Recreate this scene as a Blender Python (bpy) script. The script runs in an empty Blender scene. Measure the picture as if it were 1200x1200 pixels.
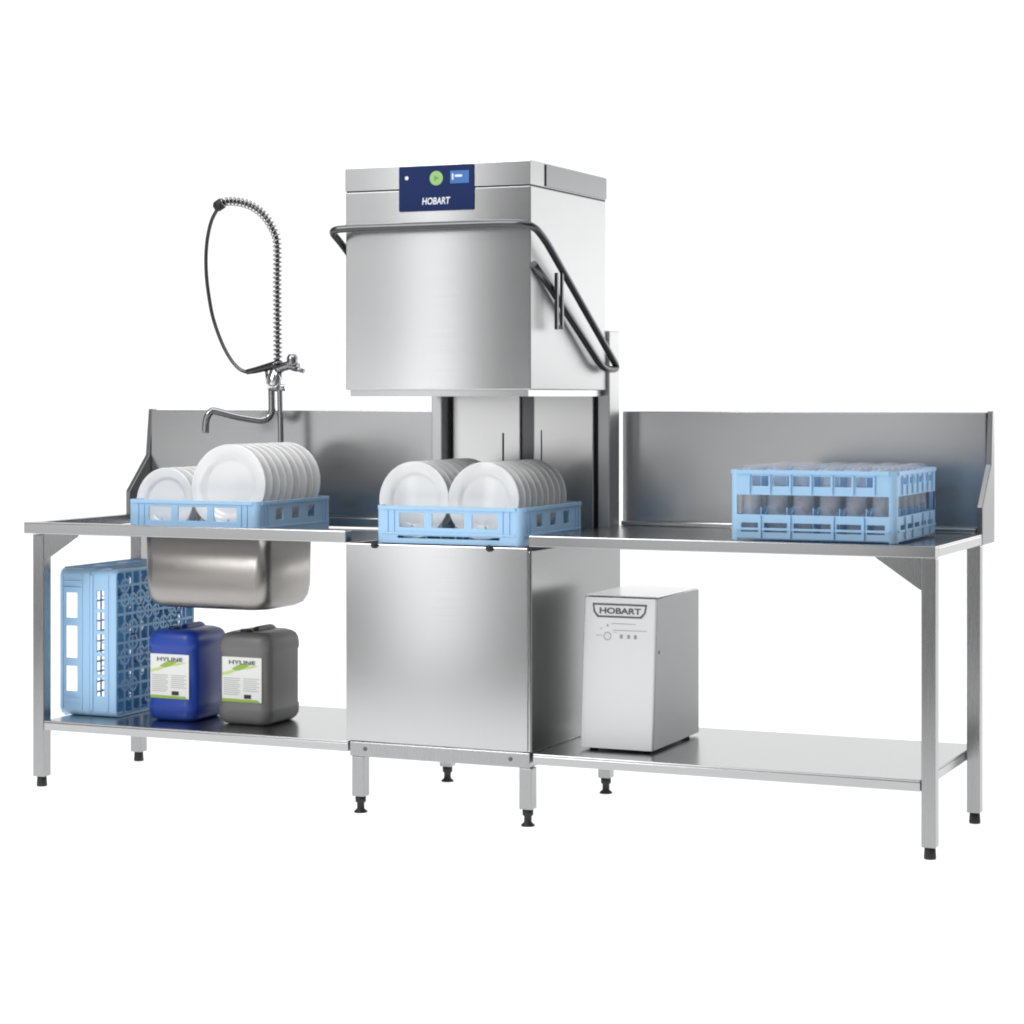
import bpy, bmesh, math, random
from mathutils import Vector, Matrix
random.seed(4)
R = math.radians
scene = bpy.context.scene
col = scene.collection

# ------------------------------------------------------------------ materials
def mat(name, color, rough=0.5, metal=0.0, spec=0.5, coat=0.0, trans=0.0, bump=0.0, bscale=(1, 1, 1), vary=0.0, emis=None):
    m = bpy.data.materials.new(name); m.use_nodes = True
    nt = m.node_tree; b = nt.nodes['Principled BSDF']
    c = (*color, 1)
    b.inputs['Base Color'].default_value = c
    b.inputs['Roughness'].default_value = rough
    b.inputs['Metallic'].default_value = metal
    b.inputs['Specular IOR Level'].default_value = spec
    b.inputs['Coat Weight'].default_value = coat
    b.inputs['Transmission Weight'].default_value = trans
    if emis:
        b.inputs['Emission Color'].default_value = (*emis[0], 1)
        b.inputs['Emission Strength'].default_value = emis[1]
    if bump or vary:
        tc = nt.nodes.new('ShaderNodeTexCoord'); mp = nt.nodes.new('ShaderNodeMapping')
        mp.inputs['Scale'].default_value = bscale
        nz = nt.nodes.new('ShaderNodeTexNoise'); nz.inputs['Scale'].default_value = 1.0
        nz.inputs['Detail'].default_value = 4
        nt.links.new(tc.outputs['Object'], mp.inputs['Vector']); nt.links.new(mp.outputs['Vector'], nz.inputs['Vector'])
        if bump:
            bp = nt.nodes.new('ShaderNodeBump'); bp.inputs['Strength'].default_value = bump
            bp.inputs['Distance'].default_value = 0.002
            nt.links.new(nz.outputs['Fac'], bp.inputs['Height']); nt.links.new(bp.outputs['Normal'], b.inputs['Normal'])
        if vary:
            rm = nt.nodes.new('ShaderNodeMapRange')
            rm.inputs['From Min'].default_value = 0.3; rm.inputs['From Max'].default_value = 0.7
            rm.inputs['To Min'].default_value = rough - vary; rm.inputs['To Max'].default_value = rough + vary
            nt.links.new(nz.outputs['Fac'], rm.inputs['Value']); nt.links.new(rm.outputs['Result'], b.inputs['Roughness'])
    return m

BR_H = (4, 4, 900)        # brushing that runs along the panel
STEEL = mat('brushed_steel', (0.50, 0.503, 0.507), 0.205, 1.0, bump=0.004, bscale=BR_H, vary=0.02)
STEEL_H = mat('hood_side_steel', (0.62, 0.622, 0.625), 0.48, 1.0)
STEEL_P = mat('side_panel_steel_shaded', (0.30, 0.302, 0.305), 0.30, 1.0, bump=0.002, bscale=BR_H, vary=0.02)  # darkened steel: the table's dark reflection is put into the colour
STEEL_T = mat('table_steel', (0.45, 0.453, 0.457), 0.22, 1.0, bump=0.004, bscale=(6, 700, 700), vary=0.02)
STEEL_L = mat('leg_steel', (0.36, 0.363, 0.367), 0.27, 1.0, bump=0.004, bscale=(700, 700, 6), vary=0.04)
STEEL_B = mat('splash_steel', (0.44, 0.443, 0.447), 0.25, 1.0, bump=0.002, bscale=(3, 700, 700), vary=0.02)
STEEL_S = mat('sink_steel', (0.34, 0.325, 0.31), 0.36, 1.0, bump=0.01, bscale=(40, 40, 40), vary=0.03)
STEEL_C = mat('chamber_steel', (0.72, 0.72, 0.72), 0.30, 0.85)
DARKST = mat('dark_tube', (0.10, 0.10, 0.105), 0.28, 1.0)
CHROME = mat('dark_chrome', (0.36, 0.36, 0.37), 0.18, 1.0)
BRIGHT = mat('bright_chrome', (0.75, 0.75, 0.76), 0.12, 1.0)
SEAM = mat('seam_gap', (0.03, 0.03, 0.032), 0.6)
RUBBER = mat('black_rubber', (0.012, 0.012, 0.013), 0.55)
PLAST = mat('rack_blue', (0.40, 0.645, 0.90), 0.38, bump=0.03, bscale=(60, 60, 60))
PLAST_M = mat('rack_blue_shaded', (0.19, 0.42, 0.64), 0.4)  # darker copy of the rack blue, paints shade into the lattice
PLAST_D = mat('rack_blue_deep_shade', (0.10, 0.30, 0.50), 0.42)  # darkest copy, paints the shade on dividers behind the lattice
CERAM = mat('white_china', (0.87, 0.87, 0.865), 0.14, coat=0.3)
BLUECAN = mat('blue_canister_plastic', (0.012, 0.055, 0.36), 0.36, bump=0.03, bscale=(50, 50, 50))
GREYCAN = mat('grey_canister_plastic', (0.16, 0.16, 0.158), 0.42, bump=0.03, bscale=(50, 50, 50))
CAPDARK = mat('cap_dark', (0.02, 0.022, 0.05), 0.4)
PAPER = mat('label_paper', (0.80, 0.81, 0.79), 0.5)
GREEN = mat('label_green', (0.30, 0.48, 0.06), 0.5)
GREENL = mat('label_pale_green', (0.55, 0.68, 0.25), 0.5)
INK = mat('label_ink', (0.09, 0.10, 0.12), 0.5)
INKL = mat('label_ink_pale', (0.42, 0.43, 0.42), 0.5)
INKB = mat('label_ink_black', (0.02, 0.02, 0.02), 0.5)
TANK = mat('tank_shade_grey', (0.07, 0.07, 0.072), 0.7, spec=0.0)  # steel rim coloured flat dark; its shade is put into the colour
STEEL_D = mat('band_steel', (0.27, 0.275, 0.28), 0.34, 1.0)
STEEL_E = mat('end_steel', (0.30, 0.302, 0.305), 0.34, 1.0)
GLASS = mat('clear_glass', (0.72, 0.76, 0.84), 0.06)
GLASS.node_tree.nodes['Principled BSDF'].inputs['Alpha'].default_value = 0.22
BOXS = mat('box_side_shaded', (0.42, 0.425, 0.43), 0.5, 0.3)  # darker copy of the case grey, side shade put into the colour
BOXL = mat('box_bright_top', (0.80, 0.80, 0.80), 0.22, 1.0)
BOXM = mat('box_grey_metal', (0.78, 0.785, 0.79), 0.42, 0.35, bump=0.04, bscale=(80, 80, 80))
EMB = mat('emblem_grey', (0.12, 0.125, 0.13), 0.4, 0.3)
SCREEN = mat('screen_navy', (0.008, 0.024, 0.105), 0.4, spec=0.15, emis=((0.012, 0.03, 0.12), 0.02))
SGREEN = mat('screen_green', (0.28, 0.50, 0.17), 0.3, emis=((0.36, 0.66, 0.25), 0.1))
SDGREEN = mat('screen_dark_green', (0.16, 0.36, 0.10), 0.3)
SBLUE = mat('screen_blue', (0.035, 0.15, 0.45), 0.3, emis=((0.05, 0.2, 0.6), 0.08))
SWHITE = mat('screen_white', (0.75, 0.76, 0.82), 0.3, emis=((0.8, 0.8, 0.9), 0.15))

# ------------------------------------------------------------------ helpers
def link(name, bm, mats, parent=None, bevel=0.0, smooth=False, seg=2):
    me = bpy.data.meshes.new(name)
    bmesh.ops.recalc_face_normals(bm, faces=bm.faces[:])
    bm.to_mesh(me); bm.free()
    for m in (mats if isinstance(mats, (list, tuple)) else [mats]): me.materials.append(m)
    o = bpy.data.objects.new(name, me); col.objects.link(o)
    if parent: o.parent = parent
    if smooth:
        for p in me.polygons: p.use_smooth = True
    if bevel:
        md = o.modifiers.new('bevel', 'BEVEL'); md.width = bevel; md.segments = seg; md.limit_method = 'ANGLE'
        md.angle_limit = R(40); md.harden_normals = False
    return o

def thing(name, label, cat, loc=(0, 0, 0), group=None):
    o = bpy.data.objects.new(name, None); col.objects.link(o); o.location = loc
    o.empty_display_size = 0.1
    o['label'] = label; o['category'] = cat
    if group: o['group'] = group
    return o

def box(bm, x0, x1, y0, y1, z0, z1, mi=0):
    v = [bm.verts.new(p) for p in ((x0, y0, z0), (x1, y0, z0), (x1, y1, z0), (x0, y1, z0),
                                   (x0, y0, z1), (x1, y0, z1), (x1, y1, z1), (x0, y1, z1))]
    for f in ((0, 3, 2, 1), (4, 5, 6, 7), (0, 1, 5, 4), (1, 2, 6, 5), (2, 3, 7, 6), (3, 0, 4, 7)):
        bm.faces.new([v[i] for i in f]).material_index = mi
    return v

def bx(*a, mi=0):
    bm = bmesh.new(); box(bm, *a, mi=mi); return bm

def prism(bm, pts, axis, a0, a1, mi=0):
    """closed outline extruded along axis ('X','Y','Z')"""
    def P(p, a):
        return {'X': (a, p[0], p[1]), 'Y': (p[0], a, p[1]), 'Z': (p[0], p[1], a)}[axis]
    A = [bm.verts.new(P(p, a0)) for p in pts]; B = [bm.verts.new(P(p, a1)) for p in pts]
    bm.faces.new(A).material_index = mi; bm.faces.new(B[::-1]).material_index = mi
    n = len(pts)
    for i in range(n):
        bm.faces.new((A[i], B[i], B[(i + 1) % n], A[(i + 1) % n])).material_index = mi

def fillet(pts, rad, n=7):
    pts = [Vector(p) for p in pts]; out = [pts[0]]
    for i in range(1, len(pts) - 1):
        a, b, c = pts[i - 1], pts[i], pts[i + 1]
        r = rad[i] if isinstance(rad, dict) else rad
        d0, d1 = (a - b), (c - b)
        k = min(r, d0.length * .48, d1.length * .48)
        p, q = b + d0.normalized() * k, b + d1.normalized() * k
        for t in range(n + 1):
            t /= n; out.append(p * (1 - t) ** 2 + b * 2 * t * (1 - t) + q * t * t)
    out.append(pts[-1]); return out

def spline(pts, n=8):
    P = [Vector(p) for p in pts]; P = [2 * P[0] - P[1]] + P + [2 * P[-1] - P[-2]]
    out = []
    for i in range(1, len(P) - 2):
        for k in range(n):
            t = k / n; a, b, c, d = P[i - 1:i + 3]
            out.append(.5 * ((2 * b) + (c - a) * t + (2 * a - 5 * b + 4 * c - d) * t * t + (3 * b - a - 3 * c + d) * t ** 3))
    out.append(P[-2]); return out

def tube(bm, pts, r, seg=12, mi=0):
    pts = [Vector(p) for p in pts]; n = len(pts); rings = []
    t = (pts[1] - pts[0]).normalized()
    u = t.orthogonal().normalized()
    for i, p in enumerate(pts):
        t2 = (pts[min(i + 1, n - 1)] - pts[max(i - 1, 0)])
        t2 = t2.normalized() if t2.length > 1e-9 else t
        u = (u - t2 * u.dot(t2)).normalized(); w = t2.cross(u); t = t2
        rr = r(i / (n - 1)) if callable(r) else r
        rings.append([bm.verts.new(p + (u * math.cos(2 * math.pi * k / seg) + w * math.sin(2 * math.pi * k / seg)) * rr) for k in range(seg)])
    for a, b in zip(rings, rings[1:]):
        for k in range(seg):
            f = bm.faces.new((a[k], a[(k + 1) % seg], b[(k + 1) % seg], b[k])); f.smooth = True; f.material_index = mi
    bm.faces.new(rings[0][::-1]).material_index = mi; bm.faces.new(rings[-1]).material_index = mi

def lathe(bm, prof, seg=32, mat4=None, mi=0):
    rings = []
    for r, z in prof:
        if r < 1e-6: rings.append([bm.verts.new((0, 0, z))])
        else: rings.append([bm.verts.new((r * math.cos(2 * math.pi * k / seg), r * math.sin(2 * math.pi * k / seg), z)) for k in range(seg)])
    for a, b in zip(rings, rings[1:]):
        for k in range(seg):
            k2 = (k + 1) % seg
            if len(a) == 1 and len(b) == 1: continue
            if len(a) == 1: f = bm.faces.new((a[0], b[k], b[k2]))
            elif len(b) == 1: f = bm.faces.new((a[k], a[k2], b[0]))
            else: f = bm.faces.new((a[k], a[k2], b[k2], b[k]))
            f.smooth = True; f.material_index = mi
    vs = [v for rr in rings for v in rr]
    if mat4 is not None:
        for v in vs: v.co = mat4 @ v.co
    return vs

def rrect(x0, x1, y0, y1, r, n=5):
    out = []
    for cx, cy, a in ((x1 - r, y1 - r, 0), (x0 + r, y1 - r, 90), (x0 + r, y0 + r, 180), (x1 - r, y0 + r, 270)):
        for k in range(n + 1):
            t = R(a + 90 * k / n); out.append((cx + r * math.cos(t), cy + r * math.sin(t)))
    return out

def loft(bm, secs, close=True, mi=0, smooth=True):
    rings = [[bm.verts.new(p) for p in s] for s in secs]
    n = len(rings[0])
    for a, b in zip(rings, rings[1:]):
        for k in range(n):
            f = bm.faces.new((a[k], a[(k + 1) % n], b[(k + 1) % n], b[k])); f.smooth = smooth; f.material_index = mi
    if close:
        bm.faces.new(rings[0][::-1]).material_index = mi; bm.faces.new(rings[-1]).material_index = mi

def text_mesh(bm, s, x, y, z, h, w=None, slant=0.0, mi=0, depth=0.0006, weight=0.0):
    """letters standing on the plane y (facing -Y), lower left corner at x, z; cap height h; total width w"""
    cu = bpy.data.curves.new('lettering', 'FONT'); cu.body = s; cu.size = 1.0; cu.offset = weight
    ob = bpy.data.objects.new('lettering', cu); col.objects.link(ob)
    dg = bpy.context.evaluated_depsgraph_get(); dg.update()
    me = bpy.data.meshes.new_from_object(ob.evaluated_get(dg))
    bpy.data.objects.remove(ob)
    vs = [v.co.copy() for v in me.vertices]
    if not vs: return
    x0 = min(v.x for v in vs); x1 = max(v.x for v in vs); y0 = min(v.y for v in vs); y1 = max(v.y for v in vs)
    sz = h / (y1 - y0); sx = (w / (x1 - x0)) if w else sz
    nv = [bm.verts.new((x + (v.x - x0) * sx + slant * (v.y - y0) * sz, y - depth, z + (v.y - y0) * sz)) for v in vs]
    for p in me.polygons:
        try: bm.faces.new([nv[i] for i in p.vertices]).material_index = mi
        except ValueError: pass
    bpy.data.meshes.remove(me)

def sheet(bm, pts, y, mi=0):
    """flat polygon facing -Y"""
    bm.faces.new([bm.verts.new((p[0], y, p[1])) for p in pts]).material_index = mi

def panel(bm, L, z0, z1, t, holes, M, mi=0):
    """thick plate in local (u 0..L, z z0..z1), thickness t along v, with rectangular or chamfered openings"""
    us = sorted({0, L, *[h[0] for h in holes], *[h[1] for h in holes]})
    zs = sorted({z0, z1, *[h[2] for h in holes], *[h[3] for h in holes]})
    def filled(i, j):
        if not (0 <= i < len(us) - 1 and 0 <= j < len(zs) - 1): return False
        u, z = (us[i] + us[i + 1]) / 2, (zs[j] + zs[j + 1]) / 2
        return not any(h[0] < u < h[1] and h[2] < z < h[3] for h in holes)
    vd = {}
    def V(i, j, s):
        if (i, j, s) not in vd: vd[i, j, s] = bm.verts.new(M @ Vector((us[i], t * s, zs[j])))
        return vd[i, j, s]
    for i in range(len(us) - 1):
        for j in range(len(zs) - 1):
            if not filled(i, j): continue
            fs = [[(i, j, 0), (i + 1, j, 0), (i + 1, j + 1, 0), (i, j + 1, 0)], [(i, j, 1), (i, j + 1, 1), (i + 1, j + 1, 1), (i + 1, j, 1)]]
            if not filled(i - 1, j): fs.append([(i, j, 0), (i, j + 1, 0), (i, j + 1, 1), (i, j, 1)])
            if not filled(i + 1, j): fs.append([(i + 1, j, 0), (i + 1, j, 1), (i + 1, j + 1, 1), (i + 1, j + 1, 0)])
            if not filled(i, j - 1): fs.append([(i, j, 0), (i, j, 1), (i + 1, j, 1), (i + 1, j, 0)])
            if not filled(i, j + 1): fs.append([(i, j + 1, 0), (i + 1, j + 1, 0), (i + 1, j + 1, 1), (i, j + 1, 1)])
            for f in fs:
                try: bm.faces.new([V(*q) for q in f]).material_index = mi
                except ValueError: pass

# ------------------------------------------------------------------ the setting: a white floor, translucent for the lamp added below
fl = bmesh.new()
q = [fl.verts.new(p) for p in ((-26, -2.6, 0), (26, -2.6, 0), (26, 31, 0), (-26, 31, 0))]; fl.faces.new(q)
FLOOR = bpy.data.materials.new('white_translucent_floor'); FLOOR.use_nodes = True
nt = FLOOR.node_tree; nt.nodes.clear()
out = nt.nodes.new('ShaderNodeOutputMaterial'); mix = nt.nodes.new('ShaderNodeMixShader')
df = nt.nodes.new('ShaderNodeBsdfDiffuse'); tr = nt.nodes.new('ShaderNodeBsdfTranslucent')
df.inputs['Color'].default_value = (.92, .92, .92, 1); tr.inputs['Color'].default_value = (.92, .92, .92, 1)
mix.inputs['Fac'].default_value = 0.5
nt.links.new(df.outputs[0], mix.inputs[1]); nt.links.new(tr.outputs[0], mix.inputs[2]); nt.links.new(mix.outputs[0], out.inputs['Surface'])
floor = link('floor', fl, FLOOR); floor['kind'] = 'structure'

# ------------------------------------------------------------------ shared small parts
def leg(parent, x, y, w, ztop, mat_, zb=0.034, foot_r=0.017):
    lg = link('leg', bx(x - w / 2, x + w / 2, y - w / 2, y + w / 2, zb, ztop), mat_, parent, bevel=0.003)
    b = bmesh.new()
    lathe(b, [(0, 0), (foot_r, 0), (foot_r * 1.05, .004), (foot_r * 1.0, .016), (foot_r * .92, zb + .002), (0, zb + .002)], 20, Matrix.Translation((x, y, 0)))
    link('foot', b, RUBBER, lg); return lg

# ------------------------------------------------------------------ dishwasher
W = 0.635
dw = thing('dishwasher', 'tall stainless steel hood dishwasher standing open with a rack of plates inside', 'dishwasher', (0, 0, 0))
b = bmesh.new(); box(b, .003, W - .004, .004, .76, .229, .842); link('cabinet', b, STEEL, dw, bevel=.004)
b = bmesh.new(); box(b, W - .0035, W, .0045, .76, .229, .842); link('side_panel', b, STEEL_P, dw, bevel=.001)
b = bmesh.new(); box(b, 0, W - .012, -.002, .0035, .230, .851); link('front_panel', b, STEEL, dw, bevel=.002)
# tank rim and well
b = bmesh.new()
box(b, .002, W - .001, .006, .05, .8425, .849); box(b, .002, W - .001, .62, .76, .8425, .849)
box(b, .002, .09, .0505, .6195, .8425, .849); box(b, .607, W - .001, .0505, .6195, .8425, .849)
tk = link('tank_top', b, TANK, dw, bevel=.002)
b = bmesh.new()
for yy in (.14, .27, .40, .53): box(b, .0905, .6065, yy, yy + .012, .843, .8475)
link('rack_guide', b, STEEL_B, dw)
for x in (.103, .498):
    b = bmesh.new(); lathe(b, [(0, 0), (.009, 0), (.011, .006), (.009, .012), (0, .013)], 16, Matrix.Translation((x, -.002, .848)) @ Matrix.Rotation(R(90), 4, 'X'))
    link('bumper', b, RUBBER, dw)
# base frame
b = bmesh.new(); box(b, .012, W - .006, .002, .03, .180, .2265); br = link('base_rail', b, STEEL_L, dw, bevel=.003)
for x in (.066, .565):
    b = bmesh.new(); lathe(b, [(0, .004), (.006, .003), (.007, 0)], 14, Matrix.Translation((x, .002, .205)) @ Matrix.Rotation(R(90), 4, 'X'))
    link('screw', b, EMB, br)
b = bmesh.new(); box(b, W - .045, W - .008, .031, .72, .180, .2265); link('base_rail', b, STEEL_L, dw, bevel=.003)
b = bmesh.new(); box(b, .012, .045, .031, .72, .180, .2265); link('base_rail', b, STEEL_L, dw, bevel=.003)
def mach_leg(x, y):
    lg = link('leg', bx(x - .021, x + .021, y - .021, y + .021, .052, .1795), STEEL_L, dw, bevel=.003)
    b = bmesh.new()
    lathe(b, [(0, -.004), (.021, -.004), (.021, .004), (.012, .012), (.012, .030), (.017, .034), (.017, .0525), (0, .0525)], 22, Matrix.Translation((x, y, 0)))
    link('foot', b, RUBBER, lg)
for x, y in ((.037, .028), (.612, .028), (.042, .66), (.622, .66)): mach_leg(x, y)
# wash chamber back
b = bmesh.new(); box(b, .035, .600, .705, .720, .8495, 1.50); rp = link('rear_panel', b, SEAM, dw)
for x0, x1 in ((.047, .300), (.348, .566)):
    b = bmesh.new(); box(b, x0, x1, .690, .7045, .8495, 1.48); link('chamber_plate', b, STEEL_C, rp, bevel=.004)
b = bmesh.new(); box(b, .234, .239, .6875, .6895, .9, 1.19); box(b, .376, .379, .6875, .6895, .9, 1.2); link('plate_slot', b, SEAM, rp)
b = bmesh.new(); box(b, .3005, .3475, .7005, .7045, .8495, 1.48); link('centre_channel', b, DARKST, rp)
for x0, x1, zt in ((-.006, .034, 1.531), (.604, .6455, 1.531)):
    b = bmesh.new(); box(b, x0, x1, .632, .725, .8495, zt); link('guide_column', b, STEEL_H, dw, bevel=.004)
# upper wash arm under the hood
b = bmesh.new()
tube(b, [(.10, .36, 1.375), (.535, .36, 1.375)], .012, 10); lathe(b, [(0, 0), (.03, 0), (.03, .05), (0, .05)], 18, Matrix.Translation((.3175, .36, 1.36)))
link('wash_arm', b, STEEL_C, dw)
# hood : four walls and a lid, open below
H0, HB, H1, HY0, HY1 = 1.334, 1.9598, 2.034, -.0064, .6265
b = bmesh.new()
n = 36                                              # front sheet, very slightly bowed so that it catches the light
front = []
for i in range(n + 1):
    x = W * i / n; front.append((x, HY0 + .0035 * (2 * x / W - 1) ** 2))
outer = front + [(W, HY1), (0, HY1)]
inner = [(x + (.006 if x < .01 else -.006 if x > W - .01 else 0), y + .010) for x, y in front] + [(W - .006, HY1 - .006), (.006, HY1 - .006)]
Z0, Z1 = H0, HB - .004
vo = [[b.verts.new((x, y, z)) for x, y in outer] for z in (Z0, Z1)]; vi = [[b.verts.new((x, y, z)) for x, y in inner] for z in (Z0, Z1 - .006)]
m_ = len(outer)
for k in range(m_):
    k2 = (k + 1) % m_
    f = b.faces.new((vo[0][k], vo[0][k2], vo[1][k2], vo[1][k])); f.material_index = 1 if k == n else 0
    f = b.faces.new((vi[0][k2], vi[0][k], vi[1][k], vi[1][k2])); f.smooth = False
    b.faces.new((vo[0][k2], vo[0][k], vi[0][k], vi[0][k2]))
b.faces.new(vo[1]); b.faces.new(vi[1][::-1])
hood = link('hood', b, [STEEL, STEEL_H], dw, bevel=.003)
b = bmesh.new()
for a in ((.012, W - .012, .006, .010), (.012, .016, .0105, HY1 - .0105), (W - .016, W - .012, .0105, HY1 - .0105), (.012, W - .012, HY1 - .010, HY1 - .007)):
    box(b, *a, H0 - .020, H0 + .03)
link('hood_skirt', b, STEEL_B, hood)
b = bmesh.new(); box(b, .002, W - .002, HY0 + .006, HY1 - .002, HB - .0045, HB + .0005); link('seam', b, SEAM, hood)
# head with the controls
b = bmesh.new(); prism(b, [(HY0, HB), (HY0, H1 - .002), (HY0 + .002, H1), (HY1, H1), (HY1, HB)], 'X', 0, W)
hd = link("control_head", b, STEEL, dw, bevel=.0008)
b = bmesh.new(); box(b, W - .001, W + .0012, .105, HY1 - .004, HB + .004, H1 - .006); link('seam', b, SEAM, hd)
b = bmesh.new(); box(b, W + .0013, W + .004, .111, HY1 - .003, HB + .003, H1 - .003); link('side_band', b, STEEL_D, hd, bevel=.001)
dx0, dx1, dz0, dz1 = .191, .447, 1.8885, 2.0285
b = bmesh.new(); prism(b, rrect(dx0, dx1, dz0, dz1, .004, 3), 'Y', HY0 - .004, HY0 + .004)
sc = link('display', b, SCREEN, dw)
YS = HY0 - .0042
def U(f): return dx0 + f * (dx1 - dx0)
def V_(f): return dz1 - f * (dz1 - dz0)
b = bmesh.new(); cx_, cz_ = U(.505), V_(.28); rr = .0225
sheet(b, [(cx_ + rr * math.cos(t * math.pi / 16), cz_ + rr * math.sin(t * math.pi / 16)) for t in range(32)], YS - .0008, 0)
sheet(b, [(cx_ - .007, cz_ + .009), (cx_ + .010, cz_), (cx_ - .007, cz_ - .009)], YS - .0014, 1)
link('start_button', b, [SGREEN, SDGREEN], sc)
b = bmesh.new(); sheet(b, [(U(.69), V_(.41)), (U(.94), V_(.41)), (U(.94), V_(.13)), (U(.69), V_(.13))], YS - .0008, 0)
sheet(b, [(U(.715), V_(.33)), (U(.735), V_(.33)), (U(.735), V_(.19)), (U(.715), V_(.19))], YS - .0014, 1)
sheet(b, [(U(.755), V_(.27)), (U(.85), V_(.27)), (U(.85), V_(.22)), (U(.755), V_(.22))], YS - .0014, 1)
link('status_window', b, [SBLUE, SWHITE], sc)
b = bmesh.new(); sheet(b, [(U(.107) + .0062 * math.cos(t * math.pi / 8), V_(.255) + .0062 * math.sin(t * math.pi / 8)) for t in range(16)], YS - .0008, 0)
link('indicator_light', b, SWHITE, sc)
b = bmesh.new(); text_mesh(b, 'HOBART', U(.315), YS, V_(.86), .022, .094, slant=.12, weight=.022)
link('lettering', b, SWHITE, sc)
# U-shaped lifting bar
yb, zb_ = -.072, 1.838
bar = [(.6445, -.004, 1.7165), (.652, .120, 1.645), (.662, .535, 1.401), (.668, .655, 1.404), (.672, .020, 1.792), (.668, -.074, zb_ - .004), (.56, yb, zb_),
       (.05, yb, zb_), (-.018, -.074, zb_ - .004), (-.022, .020, 1.792), (-.022, .655, 1.404), (-.020, .535, 1.401), (-.018, .110, 1.650), (.004, .110, 1.652)]
right = fillet(bar, {1: .05, 2: .06, 3: .042, 4: .10, 5: .075, 6: .04, 7: .04, 8: .075, 9: .10, 10: .042, 11: .06, 12: .01}, 8)
b = bmesh.new(); tube(b, right, .0115, 14)
hb = link('handle', b, DARKST, dw)
b = bmesh.new(); box(b, .666, .676, .108, .122, 1.520, 1.695); box(b, .667, .676, .150, .164, 1.522, 1.700)
link('handle_bracket', b, DARKST, hb, bevel=.002)
b = bmesh.new(); box(b, .667, .674, .1225, .1515, 1.522, 1.534); link('bracket_pin', b, RUBBER, hb)

# ------------------------------------------------------------------ sink table (dirty side) and landing table (clean side)
ZB, ZL = .8894, .8566
def splash(parent, x0, x1):
    b = bmesh.new(); box(b, x0, x1, .760, .777, ZL, 1.264); box(b, x0, x1, .7775, .800, 1.244, 1.264)
    return link('splashback', b, STEEL_B, parent, bevel=.003)
def endpanel(parent, x0, x1):
    b = bmesh.new(); prism(b, [(.622, ZL - .0015), (.622, .972), (.752, 1.100), (.772, 1.268), (.802, 1.268), (.802, ZL - .0015)], 'X', x0, x1)
    return link('end_panel', b, STEEL_E, parent, bevel=.002)

st = thing('sink_table', 'stainless steel sink table with bowl and splashback on the left of the dishwasher', 'sink table', (-.6, .35, 0))
def P0(o): o.matrix_parent_inverse = o.parent.matrix_world.inverted() if False else Matrix.Translation(-Vector(o.parent.location)); return o
XL = -1.2261
# rim round an inset deck with the bowl opening
sx0, sx1, sy0, sy1 = -.815, -.340, .085, .425
b = bmesh.new()
box(b, XL, -.001, 0, .040, .8515, ZB); box(b, XL, XL + .040, .0405, .759, ZL, ZB); box(b, XL + .0405, -.001, .700, .759, ZL, ZB)
P0(link('table_rim', b, STEEL_T, st, bevel=.003))
b = bmesh.new()
box(b, XL + .0405, sx0, .0405, .6995, .8491, .8511); box(b, sx1, -.001, .0405, .6995, .8491, .8511)
box(b, sx0 + .0005, sx1 - .0005, sy1, .6995, .8491, .8511); box(b, sx0 + .0005, sx1 - .0005, .0405, sy0, .8491, .8511)
P0(link('deck', b, STEEL_T, st))
P0(splash(st, XL + .0165, -.055)); P0(endpanel(st, XL - .0015, XL + .016))
# bowl (hollow)
def ring(i, z, r): return [(x, y, z) for x, y in rrect(sx0 + i, sx1 - i, sy0 + i, sy1 - i, r, 6)]
zb0 = .612
b = bmesh.new()
secs = [ring(0, .8490, .045), ring(.002, zb0 + .07, .045), ring(.006, zb0 + .035, .05), ring(.016, zb0 + .012, .055), ring(.034, zb0 + .001, .06), ring(.06, zb0, .06)]
loft(b, secs + [ring(.06, zb0 + .004, .06), ring(.036, zb0 + .005, .06), ring(.019, zb0 + .016, .055), ring(.009, zb0 + .04, .05), ring(.005, zb0 + .07, .045), ring(.003, .8490, .045)])
P0(link('sink_bowl', b, STEEL_S, st))
# shelf
def shelf(parent, x0, x1, y0, y1):
    b = bmesh.new(); zt = .2254
    box(b, x0, x1, y0, y1, zt - .006, zt)
    box(b, x0, x1, y0, y0 + .012, zt - .033, zt - .0065); box(b, x0, x1, y1 - .012, y1, zt - .033, zt - .0065)
    box(b, x0, x0 + .010, y0 + .0125, y1 - .0125, zt - .033, zt - .0065); box(b, x1 - .010, x1, y0 + .0125, y1 - .0125, zt - .033, zt - .0065)
    return link('shelf', b, STEEL_T, parent, bevel=.002)
P0(shelf(st, -1.1485, .004, .006, .675))
for y in (.028, .610):
    lg = leg(st, -1.172 if y < .1 else -1.165, y, .044, .8488, STEEL_L); P0(lg)
b = bmesh.new(); prism(b, [(-1.1495, .8510), (-1.016, .8510), (-1.016, .846), (-1.140, .766), (-1.1495, .762)], 'Y', .008, .014); P0(link('gusset', b, STEEL_L, st))

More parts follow.
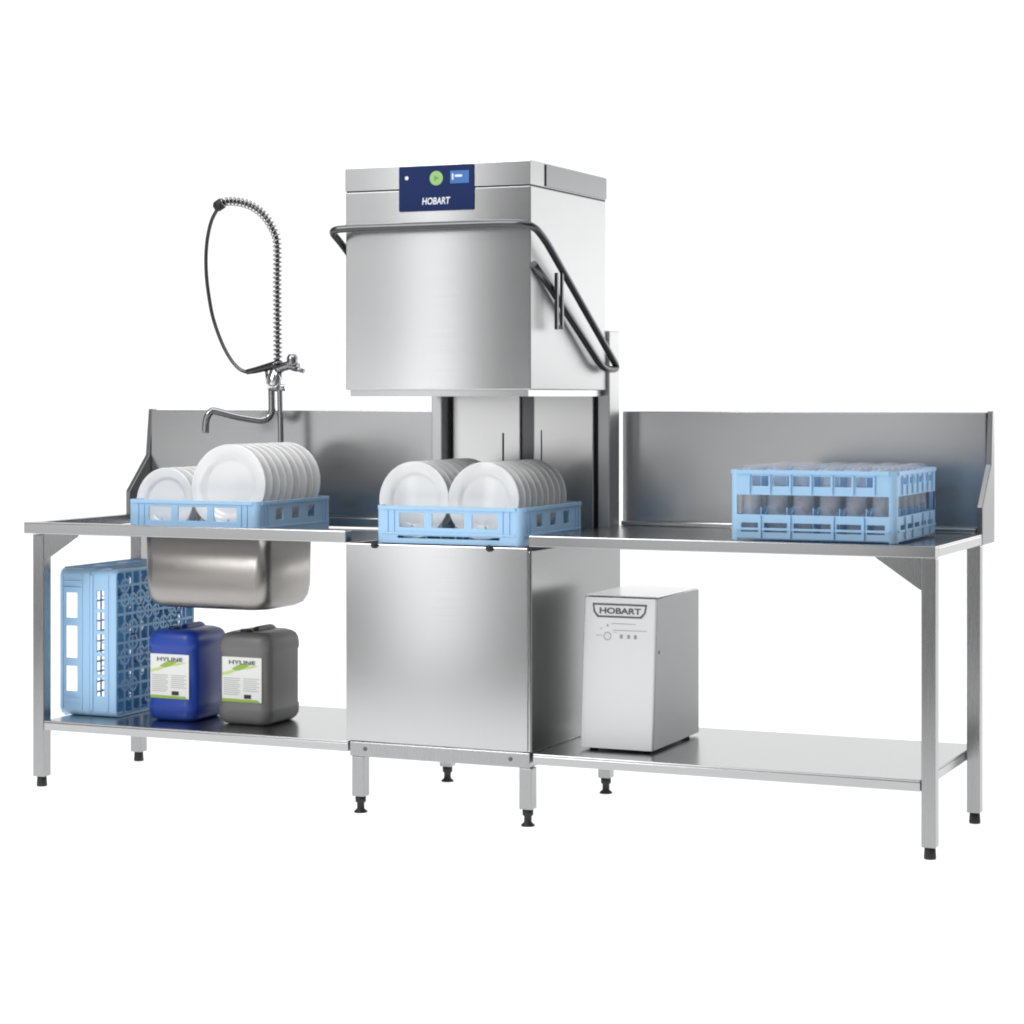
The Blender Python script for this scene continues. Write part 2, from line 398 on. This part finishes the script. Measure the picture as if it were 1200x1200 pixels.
lt = thing('landing_table', 'stainless steel landing table with splashback and shelf on the right of the dishwasher', 'table', (1.25, .35, 0))
XR = 1.8773; XA = .628
b = bmesh.new()
box(b, XA, XR, -.0035, .040, ZL - .001, ZB); box(b, W + .003, XR, .0405, .759, ZL, ZB - .005); box(b, XR - .035, XR, .0405, .759, ZB - .0045, ZB)
P0(link('tabletop', b, STEEL_T, lt, bevel=.003))
b = bmesh.new(); box(b, W + .024, XR - .036, .700, .758, ZB - .0045, ZB + .012); P0(link('upstand', b, STEEL_T, lt, bevel=.004))
P0(splash(lt, .643, XR - .0165)); P0(endpanel(lt, XR - .016, XR + .0015))
P0(shelf(lt, W + .004, 1.832, .004, .735))
for x, y in ((1.855, .028), (1.855, .62)): P0(leg(lt, x, y, .042, ZL - .0015, STEEL_L))
b = bmesh.new(); prism(b, [(1.8335, ZL - .0015), (1.700, ZL - .0015), (1.706, .850), (1.826, .768), (1.8335, .764)], 'Y', .008, .014); P0(link('gusset', b, STEEL_L, lt))

# ------------------------------------------------------------------ pre-rinse tap
ty = .66
tp = thing('spray_tap', 'dark chrome spring-hose spray tap rising behind the sink', 'tap', (-.61, ty, ZB))
def T0(o): o.matrix_parent_inverse = Matrix.Translation(-Vector(tp.location)); return o
T_ = lambda pts: [(x, ty, z) for x, z in pts]
b = bmesh.new(); tube(b, T_([(-.606, ZB), (-.608, 1.16), (-.612, 1.34), (-.616, 1.41)]), .010, 14); lathe(b, [(0, 0), (.026, 0), (.022, .012), (.012, .022), (0, .022)], 20, Matrix.Translation((-.606, ty, ZB)))
T0(link('riser_pipe', b, CHROME, tp))
b = bmesh.new(); lathe(b, [(0, 0), (.024, 0), (.030, .012), (.030, .040), (.022, .058), (.016, .075), (0, .075)], 24, Matrix.Translation((-.632, ty, 1.335)))
tube(b, [(-.655, ty, 1.343), (-.585, ty, 1.346)], .013, 14)
T0(link('valve_body', b, BRIGHT, tp))
b = bmesh.new(); tube(b, T_([(-.622, 1.405), (-.600, 1.418), (-.570, 1.424), (-.540, 1.415)]), .017, 14)
lathe(b, [(0, 0), (.018, 0), (.02, .008), (.02, .03), (.014, .042), (0, .044)], 20, Matrix.Translation((-.562, ty, 1.42)))
tube(b, T_([(-.56, 1.415), (-.515, 1.402)]), .008, 10)
T0(link('control_lever', b, CHROME, tp))
b = bmesh.new()
sp = spline(T_([(-.645, 1.34), (-.644, 1.29), (-.645, 1.262), (-.658, 1.240), (-.685, 1.230), (-.72, 1.232), (-.80, 1.243), (-.895, 1.262), (-.915, 1.260), (-.930, 1.247), (-.938, 1.222), (-.940, 1.186)]), 6)
def swing(p):
    k = .12 * max(0, min(1, (-.65 - p.x) / .28)); return (p.x + .80 * k, p.y - k, p.z)
tube(b, [swing(p) for p in sp], .0128, 14)
T0(link('spout', b, CHROME, tp))
arc = [(-.620, 1.425), (-.621, 1.55), (-.622, 1.70), (-.623, 1.855), (-.640, 1.905), (-.668, 1.946), (-.705, 1.978), (-.748, 1.998), (-.795, 2.008), (-.838, 2.008), (-.858, 2.000)]
hp = spline(T_(arc), 10)
b = bmesh.new(); tube(b, hp, .0075, 12)
T0(link('riser_hose', b, DARKST, tp))
# coil spring round the hose
b = bmesh.new()
cum = [0]
for a, c in zip(hp, hp[1:]): cum.append(cum[-1] + (c - a).length)
L = cum[-1]; N = 46; coil = []
def along(s):
    for i in range(len(cum) - 1):
        if cum[i + 1] >= s:
            t = (s - cum[i]) / max(1e-9, cum[i + 1] - cum[i]); return hp[i].lerp(hp[i + 1], t), (hp[i + 1] - hp[i]).normalized()
    return hp[-1], (hp[-1] - hp[-2]).normalized()
for k in range(N * 12 + 1):
    p, t = along(L * k / (N * 12) * .985); a = 2 * math.pi * k / 12
    n1 = Vector((0, 1, 0)); n2 = t.cross(n1)
    coil.append(p + (n1 * math.cos(a) + n2 * math.sin(a)) * .0150)
tube(b, coil, .0027, 6); T0(link('coil_spring', b, CHROME, tp))
b = bmesh.new(); lathe(b, [(0, -.02), (.014, -.02), (.020, -.012), (.020, .012), (.014, .02), (0, .02)], 20, Matrix.Translation((-.858, ty, 1.998)) @ Matrix.Rotation(R(60), 4, 'Y'))
T0(link('hose_swivel', b, RUBBER, tp))
hose = spline(T_([(-.862, 1.990), (-.890, 1.945), (-.907, 1.885), (-.914, 1.817), (-.912, 1.745), (-.902, 1.672), (-.884, 1.592), (-.850, 1.508), (-.815, 1.450), (-.785, 1.418), (-.760, 1.404), (-.735, 1.401), (-.705, 1.408)]), 6)
b = bmesh.new(); tube(b, hose, .0068, 10); T0(link('spray_hose', b, DARKST, tp))
b = bmesh.new(); tube(b, T_([(-.745, 1.401), (-.71, 1.407), (-.67, 1.416), (-.635, 1.424), (-.615, 1.428)]), lambda t: .010 + .007 * t, 14)
tube(b, T_([(-.668, 1.412), (-.664, 1.385), (-.660, 1.352)]), .0055, 10)
T0(link('spray_gun', b, DARKST, tp))

# ------------------------------------------------------------------ plates
def plate_bm(d):
    r = d / 2; b = bmesh.new()
    prof = [(0, .0045), (.60 * r, .0045), (.66 * r, .0062), (.70 * r, .0105), (.76 * r, .0128), (.97 * r, .0190), (1.0 * r, .0192), (1.0 * r, .0165), (.97 * r, .0150),
            (.74 * r, .0085), (.66 * r, .0035), (.64 * r, .0), (.60 * r, .0), (.585 * r, .0012), (0, .0012)]
    lathe(b, prof, 72); return b
ORD = ['front', 'second', 'third', 'fourth', 'fifth', 'sixth', 'seventh', 'eighth', 'ninth', 'tenth']
def plate_row(name, d, cx, y0, dy, n, zc, what, where, group, tilt=5):
    first = link(name, plate_bm(d), CERAM)
    for i in range(n):
        o = first if i == 0 else first.copy()
        if i: col.objects.link(o)
        o.location = (cx + random.uniform(-.001, .001), y0 + dy * i, zc)
        o.rotation_euler = (R(90 - tilt + random.uniform(-2.2, 2.2)), R(random.uniform(-1.4, 1.4)), 0)
        o['category'] = 'plate'; o['group'] = group
        o['label'] = ('frontmost ' if i == 0 else ORD[i] + ' ') + what + (' ' if i == 0 else ' from the front ') + where
plate_row('dinner_plate', .284, -.529, .185, .0468, 9, 1.012, 'big white dinner plate', 'in the rack over the sink', 'big plates in the sink table rack')
plate_row('side_plate', .222, -.775, .185, .047, 8, .962, 'small white plate', 'in the rack over the sink', 'small plates in the sink table rack')
plate_row('side_plate', .243, .440, .095, .048, 9, .987, 'white plate', 'in the right row of the dishwasher rack', 'plates in the right row of the dishwasher rack')
plate_row('side_plate', .243, .200, .095, .048, 9, .987, 'white plate', 'in the left row of the dishwasher rack', 'plates in the left row of the dishwasher rack')

# ------------------------------------------------------------------ racks
S = .5; h_ = .119; wt = .006
SIDE_M = [Matrix.Translation((-S / 2, -S / 2, 0)), Matrix.Translation((S / 2, -S / 2, 0)) @ Matrix.Rotation(R(90), 4, 'Z'),
          Matrix.Translation((S / 2, S / 2, 0)) @ Matrix.Rotation(R(180), 4, 'Z'), Matrix.Translation((-S / 2, S / 2, 0)) @ Matrix.Rotation(R(270), 4, 'Z')]
def rack_walls(root, h, holesets, z0=.001, ribs=True, cr=.022, frames=()):
    c = .020
    for k, Mx in enumerate(SIDE_M):
        b = bmesh.new(); Mk = Mx @ Matrix.Translation((c, 0, 0))
        panel(b, S - 2 * c, z0, h - .004, wt, [(u0 - c, u1 - c, a, d) for u0, u1, a, d in holesets[k % len(holesets)]], Mk)
        # top rim and the foot ledge stand a little proud
        for za, zb2, pr in ((h - .012, h, .004), (.030, .037, .003)):
            if za < z0: continue
            vv = box(b, 0, S - 2 * c, -pr, -.0004, za, zb2)
            for v in vv: v.co = Mk @ v.co
        if ribs:
            for u in (.022, .044, S - 2 * c - .044, S - 2 * c - .022):
                vv = box(b, u - .002, u + .002, -.0035, -.0004, z0 + .026, h - .0125)
                for v in vv: v.co = Mk @ v.co
        for u, za, zb2 in frames:
            for v in box(b, u - .0015, u + .0015, -.0055, -.0005, za, zb2): v.co = Mx @ v.co
        link('rack_wall', b, PLAST, root, bevel=.0012, seg=1)
    for sx in (-1, 1):
        for sy in (-1, 1):
            b = bmesh.new()
            pts = []
            for kk in range(7):
                t = R(15 * kk); pts.append((S / 2 - cr + cr * math.cos(t), S / 2 - cr + cr * math.sin(t)))
            inn = [(S / 2 - cr + (cr - wt) * math.cos(R(15 * kk)), S / 2 - cr + (cr - wt) * math.sin(R(15 * kk))) for kk in range(7)][::-1]
            prism(b, [(sx * x, sy * y) for x, y in pts + inn], 'Z', .0, h)
            link('corner_post', b, PLAST, root)

def grid_bm(z, n, m_, cell_w=.005, th=.006):
    b = bmesh.new(); e = S / 2 - .008
    for i in range(n + 1):
        x = -e + 2 * e * i / n
        box(b, x - cell_w / 2, x + cell_w / 2, -e, e, z, z + th)
    for i in range(m_ + 1):
        y = -e + 2 * e * i / m_
        box(b, -e, e, y - cell_w / 2, y + cell_w / 2, z + .0008, z + th - .0008)
    return b

HOLES_F = [(.082, .168, .052, .098), (.195, .305, .052, .098), (.332, .418, .052, .098), (.075, .425, .018, .026)]
HOLES_S = [(.115, .165, .055, .095), (.225, .275, .055, .095), (.335, .385, .055, .095)]
def plate_rack(label, loc, rot=(0, 0, 0), group='blue dish racks', pegs=True, slot=True):
    r = thing('dish_rack', label, 'dish rack', (0, 0, 0), group)
    rack_walls(r, h_, [HOLES_F, HOLES_S] if slot else [HOLES_F[:3], HOLES_F[:3]])
    b = grid_bm(.004, 14, 14)
    if pegs:
        for i in range(9):
            for j in range(8):
                x, y = -.205 + .051 * i, -.19 + .054 * j
                lathe(b, [(.0035, .009), (.0028, .055), (0, .060)], 6, Matrix.Translation((x, y, 0)))
    link('base_grid', b, PLAST, r)
    r.location = loc; r.rotation_euler = rot
    return r
plate_rack('light blue rack of plates lying on the sink table above the bowl', (-.613, .328, .8516))
plate_rack('light blue rack of plates inside the open dishwasher', (.349, .262, .853))

# tall glass rack with an open band at mid height
def glass_rack(label, loc, rot=(0, 0, 0), h=.207, n=6, group='blue dish racks', low=False):
    r = thing('glass_rack', label, 'glass rack', (0, 0, 0), group)
    if low:
        w = [(.070 + i * .074, .070 + i * .074 + .062, .050, .079) for i in range(5)]
        sets = [w, w]
        rack_walls(r, h, sets, ribs=False)
    else:
        lw = [(.034, .086, .024, .052), (.104, .176, .024, .052), (.194, .306, .024, .052), (.324, .396, .024, .052), (.414, .466, .024, .052)]
        up = [(.068 + i * .0625, .068 + i * .0625 + .050, .160, .190) for i in range(6)]
        gap = [(.022, .478, .076, .134)]
        ls = [(.05 + i * .085, .05 + i * .085 + .06, .030, .050) for i in range(5)]
        us = [(.06 + i * .1, .06 + i * .1 + .07, .168, .186) for i in range(4)]
        fr = [(.0615 + i * .0625, .138, .194) for i in range(7)] + [(u, .008, .074) for u in (.095, .185, .315, .405)]
        rack_walls(r, h, [lw + up + gap, ls + us + gap], ribs=False, z0=.006, frames=fr)
    if low:                                            # coarse lattice with rings at the crossings
        b = grid_bm(.002, 10, 10, .0085, .007)
        e = S / 2 - .008
        for i in range(1, 10):
            for j in range(1, 10):
                x, y = -e + 2 * e * i / 10, -e + 2 * e * j / 10
                if random.random() < .5: continue
                ro, ri = random.choice(((.026, .018), (.022, .015), (.030, .022)))
                P_ = [(x + ro * math.cos(t * math.pi / 8), y + ro * math.sin(t * math.pi / 8)) for t in range(16)]
                Q_ = [(x + ri * math.cos(t * math.pi / 8), y + ri * math.sin(t * math.pi / 8)) for t in range(16)]
                for k in range(16):
                    k2 = (k + 1) % 16
                    prism(b, [P_[k], P_[k2], Q_[k2], Q_[k]], 'Z', .0012, .0085)
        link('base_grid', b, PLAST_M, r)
    else:
        link('base_grid', grid_bm(.002, 18, 18, .006, .006), PLAST, r)
    # compartment dividers with scalloped tops
    b = bmesh.new(); e = S / 2 - .012
    tiers = ((.012, .072),) if low else ((.012, .098), (.140, .209))
    for z0, z1 in tiers:
        for i in range(1, n):
            q = -e + 2 * e * i / n
            for ax in (0, 1):
                pts = []
                for k in range(n * 10 + 1):
                    t = k / (n * 10); ph = (k % 10) / 10
                    pts.append((-e + 2 * e * t, z1 - .022 * math.sin(math.pi * ph) ** 2))
                poly = [(-e, z0 if z0 < .1 else z0 + .02)] + pts + [(e, z0 if z0 < .1 else z0 + .02)]
                prism(b, poly if ax == 0 else [(p[0], p[1] - .0006) for p in poly], 'Y' if ax == 0 else 'X', q - .0012, q + .0012)
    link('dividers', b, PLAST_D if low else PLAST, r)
    r.location = loc; r.rotation_euler = rot
    return r
glass_rack('tall light blue glass rack standing on the landing table', (1.502, .302, .8905))
gl = None; e = S / 2 - .012
for i in range(6):
    for j in range(6):
        if gl is None:
            b = bmesh.new()
            lathe(b, [(0, .206), (.024, .206), (.0275, .202), (.029, .192), (.0335, .0), (.0318, .0), (.0272, .188), (.0245, .196), (0, .196)], 28)
            gl = o = link('drinking_glass', b, GLASS)
        else:
            o = gl.copy(); col.objects.link(o)
        o.location = (1.502 - e + 2 * e * (i + .5) / 6, .302 - e + 2 * e * (j + .5) / 6, .904)
        o['category'] = 'glass'; o['group'] = 'glasses in the tall blue rack'
        o['label'] = 'clear drinking glass upside down in the tall blue rack on the landing table'
# two racks stood on edge on the lower shelf
plate_rack('light blue rack with three long slots stood on edge, leftmost on the lower shelf', (-1.057, .392, .4765), (0, R(-90), 0), pegs=False, slot=False)
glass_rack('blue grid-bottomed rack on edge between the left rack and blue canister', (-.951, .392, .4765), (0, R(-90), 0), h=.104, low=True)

# ------------------------------------------------------------------ canisters
def canister(name, label, m, x0, y0, w=.192, d=.24, h=.306):
    r = thing(name, label, 'canister', (x0 + w / 2, y0 + d / 2, .2256), 'chemical canisters on the lower shelf')
    b = bmesh.new()
    def sec(z, i, rr=.040): return [(x, y, z) for x, y in rrect(-w / 2 + i, w / 2 - i, -d / 2 + i, d / 2 - i, rr, 7)]
    loft(b, [sec(.0, .030, .025), sec(.003, .018, .03), sec(.012, .007), sec(.026, .001), sec(.045, 0), sec(.056, 0), sec(.060, .0025), sec(.240, .0025), sec(.244, 0), sec(.262, 0), sec(.280, .0025), sec(.292, .008, .038), sec(.300, .018, .034), sec(h, .036, .025)])
    link('body', b, m, r)
    b = bmesh.new(); tube(b, fillet([(0, -.025, h - .004), (0, -.020, h + .001), (0, .080, h + .001), (0, .100, h - .012)], .018), .0125, 12); link('handle', b, m, r)
    b = bmesh.new(); lathe(b, [(0, 0), (.022, 0), (.022, .010), (.020, .012), (0, .012)], 22, Matrix.Translation((-.012, -.062, h - .004))); link('cap', b, CAPDARK, r)
    lx0, lx1, lz0, lz1 = -.074, .076, .078, .226; Y = -d / 2 + .0025 - .0006
    def u(f): return lx0 + f * (lx1 - lx0)
    def v(f): return lz1 - f * (lz1 - lz0)
    lb = bmesh.new(); sheet(lb, [(u(0), v(1)), (u(1), v(1)), (u(1), v(0)), (u(0), v(0))], Y, 0); lab = link('label', lb, PAPER, r)
    b = bmesh.new()
    sheet(b, [(u(0), v(1)), (u(.97), v(1)), (u(.9), v(.94)), (u(0), v(.93))], Y - .0006, 1)
    sheet(b, [(u(.0), v(.36)), (u(.22), v(.30)), (u(.5), v(.20)), (u(.95), v(.18)), (u(.7), v(.25)), (u(.45), v(.28)), (u(.2), v(.38)), (u(.0), v(.42))], Y - .0006, 2)
    sheet(b, [(u(.25), v(.26)), (u(.42), v(.17)), (u(.75), v(.13)), (u(.62), v(.22)), (u(.45), v(.29)), (u(.34), v(.30))], Y - .0012, 1)
    for k in range(9):
        z = v(.47 + k * .045)
        sheet(b, [(u(.04), z - .0022), (u(.46 - .05 * (k % 3 == 2)), z - .0022), (u(.46 - .05 * (k % 3 == 2)), z), (u(.04), z)], Y - .0006, 3)
        if k < 7: sheet(b, [(u(.54), z - .0020), (u(.95 - .07 * (k % 2)), z - .0020), (u(.95 - .07 * (k % 2)), z), (u(.54), z)], Y - .0006, 3)
    sheet(b, [(u(.56), v(.92)), (u(.74), v(.92)), (u(.74), v(.83)), (u(.56), v(.83))], Y - .0012, 4)
    text_mesh(b, 'HYLINE', u(.18), Y - .0012, v(.16), .013, .100, mi=5, weight=.02)
    link('label_print', b, [PAPER, GREEN, GREENL, INKL, INKB, INK], lab)
    return r
canister('canister', 'dark blue plastic canister with white and green label', BLUECAN, -.839, .142)
canister('canister', 'grey plastic canister with white and green label', GREYCAN, -.577, .160, w=.203)

# ------------------------------------------------------------------ water treatment box
bt = thing('water_treatment_box', 'light grey metal water treatment box with emblem on the right lower shelf', 'appliance', (.863, .36, .2254))
bx0, bx1, by1, bz0, bz1 = -.123, .113, .210, .008, .472
yf0, yf1 = -.222, -.186                             # front leans back from foot to top
b = bmesh.new(); prism(b, [(yf0, bz0), (yf1, bz1 - .003), (by1, bz1), (by1, bz0)], 'X', bx0, bx1); link('case', b, BOXM, bt, bevel=.004)
for xs in (bx0 - .0018, bx1 - .0002):
    b = bmesh.new(); prism(b, [(yf0 + .008, bz0 + .002), (yf1 + .006, bz1 - .004), (by1 - .003, bz1 - .004), (by1 - .003, bz0 + .002)], 'X', xs, xs + .002); link('side_panel', b, BOXS, bt)
b = bmesh.new(); box(b, bx0, bx1, yf1 + .004, by1, bz1 + .0003, bz1 + .003); link('lid', b, BOXL, bt)  # added top sheet, bright metal to give the top its white reflection
for x in (bx0 + .03, bx1 - .03):
    for y in (yf0 + .04, by1 - .04):
        b = bmesh.new(); lathe(b, [(0, .0003), (.012, .0003), (.014, .0075), (0, .0075)], 16, Matrix.Translation((x, y, 0))); link('foot', b, RUBBER, bt)
b = bmesh.new(); box(b, bx1 - .001, bx1 + .003, yf0 + .05, yf0 + .062, .30, .31); link('side_screw', b, EMB, bt)
# emblem built upright on y=0, then laid on the leaning face
lean = math.atan2(yf1 - yf0, bz1 - bz0)
ML = Matrix.Translation((0, yf0, bz0)) @ Matrix.Rotation(-lean, 4, 'X') @ Matrix.Translation((0, 0, -bz0))
def on_face(bm):
    for v in bm.verts: v.co = ML @ v.co
b = bmesh.new()
ex0, ex1, ez0, ez1 = -.095, .084, .409, .452
outer_ = [(ex0, ez1), (ex1, ez1), (ex1 - .004, ez0 + .016), (ex1 - .017, ez0), (ex0 + .017, ez0), (ex0 + .004, ez0 + .016)]
cxm, czm = (ex0 + ex1) / 2, (ez0 + ez1) / 2
inner_ = [(cxm + (x - cxm) * .935, czm + (z - czm) * .74) for x, z in outer_]
for i in range(6):
    j = (i + 1) % 6; sheet(b, [outer_[i], outer_[j], inner_[j], inner_[i]], -.0012)
text_mesh(b, 'HOBART', ex0 + .024, -.0008, ez0 + .0115, .019, .136, weight=.03)
on_face(b); link('emblem', b, EMB, bt)
b = bmesh.new()
for a in range(10):
    t0, t1 = a * math.pi / 5, a * math.pi / 5 + .45
    cxi, czi = -.043, .352
    sheet(b, [(cxi + r_ * math.cos(t), czi + r_ * math.sin(t)) for r_, t in ((.010, t0), (.013, t0), (.013, t1), (.010, t1))], -.0012)
for x0, x1, z in ((-.080, -.062, .353), (-.068, -.060, .374), (-.025, .085, .370), (-.030, .050, .390), (-.022, -.012, .364)):
    sheet(b, [(x0, z), (x1, z), (x1, z + .0016), (x0, z + .0016)], -.0012)
for x in (-.002, .022, .044):
    sheet(b, [(x, .346), (x + .009, .346), (x + .009, .358), (x, .358)], -.0012)
sheet(b, [(-.047, .382), (-.039, .382), (-.043, .390)], -.0012)
on_face(b); link('diagram', b, mat('diagram_grey', (.33, .34, .35), .5), bt)

# ------------------------------------------------------------------ camera
cam = bpy.data.cameras.new('camera'); co = bpy.data.objects.new('camera', cam); col.objects.link(co); scene.camera = co
co.location = (3.3592, -6.371, 1.3132); co.rotation_euler = (R(90), 0, .4125)
cam.sensor_width = 36; cam.lens = 2667.4 / 1200 * 36; cam.shift_y = -(600 - 464.76) / 1200; cam.clip_end = 200

# ------------------------------------------------------------------ light
w = bpy.data.worlds.new('World'); scene.world = w; w.use_nodes = True
nt = w.node_tree; bg = nt.nodes['Background']
tc = nt.nodes.new('ShaderNodeTexCoord'); sp_ = nt.nodes.new('ShaderNodeSeparateXYZ')
nt.links.new(tc.outputs['Generated'], sp_.inputs[0])
ry = nt.nodes.new('ShaderNodeValToRGB')               # studio: white sweep behind, grey room in front
cr = ry.color_ramp; cr.interpolation = 'EASE'
cr.elements[0].position = .0; cr.elements[0].color = (.15, .15, .152, 1)
cr.elements[1].position = .80; cr.elements[1].color = (1.12, 1.12, 1.12, 1)
e = cr.elements.new(.50); e.color = (.20, .20, .203, 1)
mr = nt.nodes.new('ShaderNodeMapRange'); mr.inputs['From Min'].default_value = -1; mr.inputs['From Max'].default_value = 1
nt.links.new(sp_.outputs['Y'], mr.inputs['Value']); nt.links.new(mr.outputs['Result'], ry.inputs['Fac'])
mp_ = nt.nodes.new('ShaderNodeMapping'); mp_.inputs['Scale'].default_value = (4.5, 2.0, 1.6)
nz_ = nt.nodes.new('ShaderNodeTexNoise'); nz_.inputs['Scale'].default_value = 1.0; nz_.inputs['Detail'].default_value = 1.5
nt.links.new(tc.outputs['Generated'], mp_.inputs['Vector']); nt.links.new(mp_.outputs['Vector'], nz_.inputs['Vector'])
nr_ = nt.nodes.new('ShaderNodeMapRange'); nr_.inputs['From Min'].default_value = .35; nr_.inputs['From Max'].default_value = .65
nr_.inputs['To Min'].default_value = .25; nr_.inputs['To Max'].default_value = 2.1
nt.links.new(nz_.outputs['Fac'], nr_.inputs['Value'])
fr_ = nt.nodes.new('ShaderNodeMapRange'); fr_.inputs['From Min'].default_value = .1; fr_.inputs['From Max'].default_value = -.2   # only the room in front
nt.links.new(sp_.outputs['Y'], fr_.inputs['Value'])
mx_ = nt.nodes.new('ShaderNodeMix'); mx_.data_type = 'RGBA'; mx_.blend_type = 'MULTIPLY'
nt.links.new(fr_.outputs['Result'], mx_.inputs[0]); nt.links.new(ry.outputs['Color'], mx_.inputs[6]); nt.links.new(nr_.outputs['Result'], mx_.inputs[7])
nt.links.new(mx_.outputs[2], bg.inputs['Color']); bg.inputs['Strength'].default_value = 1.0

def area(name, loc, target, sx, sy, power, color=(1, 1, 1)):
    l = bpy.data.lights.new(name, 'AREA'); l.shape = 'RECTANGLE'; l.size = sx; l.size_y = sy; l.energy = power; l.color = color
    o = bpy.data.objects.new(name, l); col.objects.link(o); o.location = loc
    d = Vector(target) - Vector(loc); o.rotation_euler = d.to_track_quat('-Z', 'Y').to_euler(); return o
FLR = 1.62
def rad(r, sx, sy): return r * math.pi * sx * sy          # lamp power that gives radiance r
area('strip_softbox', (-1.22, -3.2, 1.85), (.3, 0, 1.85), .34, 3.6, rad(2.55, .34, 3.6))
area('left_softbox', (-2.15, -3.2, 2.3), (-.3, 0, 2.0), 1.0, 1.9, rad(.75, 1.0, 1.9))
area('top_softbox', (.3, -.6, 4.2), (.3, .2, .8), 4.2, 2.4, rad(2.3, 4.2, 2.4))
area('front_softbox', (-2.2, -4.6, 4.8), (.2, .2, .8), 2.4, 2.4, rad(8.6, 2.4, 2.4))
area('side_softbox', (.70, -3.0, 1.85), (1.5, .7, 1.2), .6, 1.0, rad(1.2, .6, 1.0))
area('low_left_softbox', (-2.65, -3.3, .95), (-.7, .4, .95), 2.3, .9, rad(1.05, 2.3, .9))
area('low_right_softbox', (.25, -3.3, .95), (1.2, .4, .95), 1.5, .9, rad(.9, 1.5, .9))
area('back_softbox', (3.0, 6.2, 1.75), (.635, .3, 1.55), 2.4, 1.25, rad(1.85, 2.4, 1.25))
area('under_floor_fill', (0, 14.8, -.35), (0, 14.8, 0), 60, 35.4, rad(FLR, 60, 35.4))  # unseen lamp added under the floor to wash out its shadows

# ------------------------------------------------------------------ render settings
scene.render.engine = 'CYCLES'
scene.view_settings.view_transform = 'Standard'; scene.view_settings.look = 'None'
scene.view_settings.exposure = 0; scene.view_settings.gamma = 1; scene.view_settings.use_curve_mapping = False
scene.cycles.use_denoising = True
scene.cycles.max_bounces = 8; scene.cycles.filter_width = 2.0
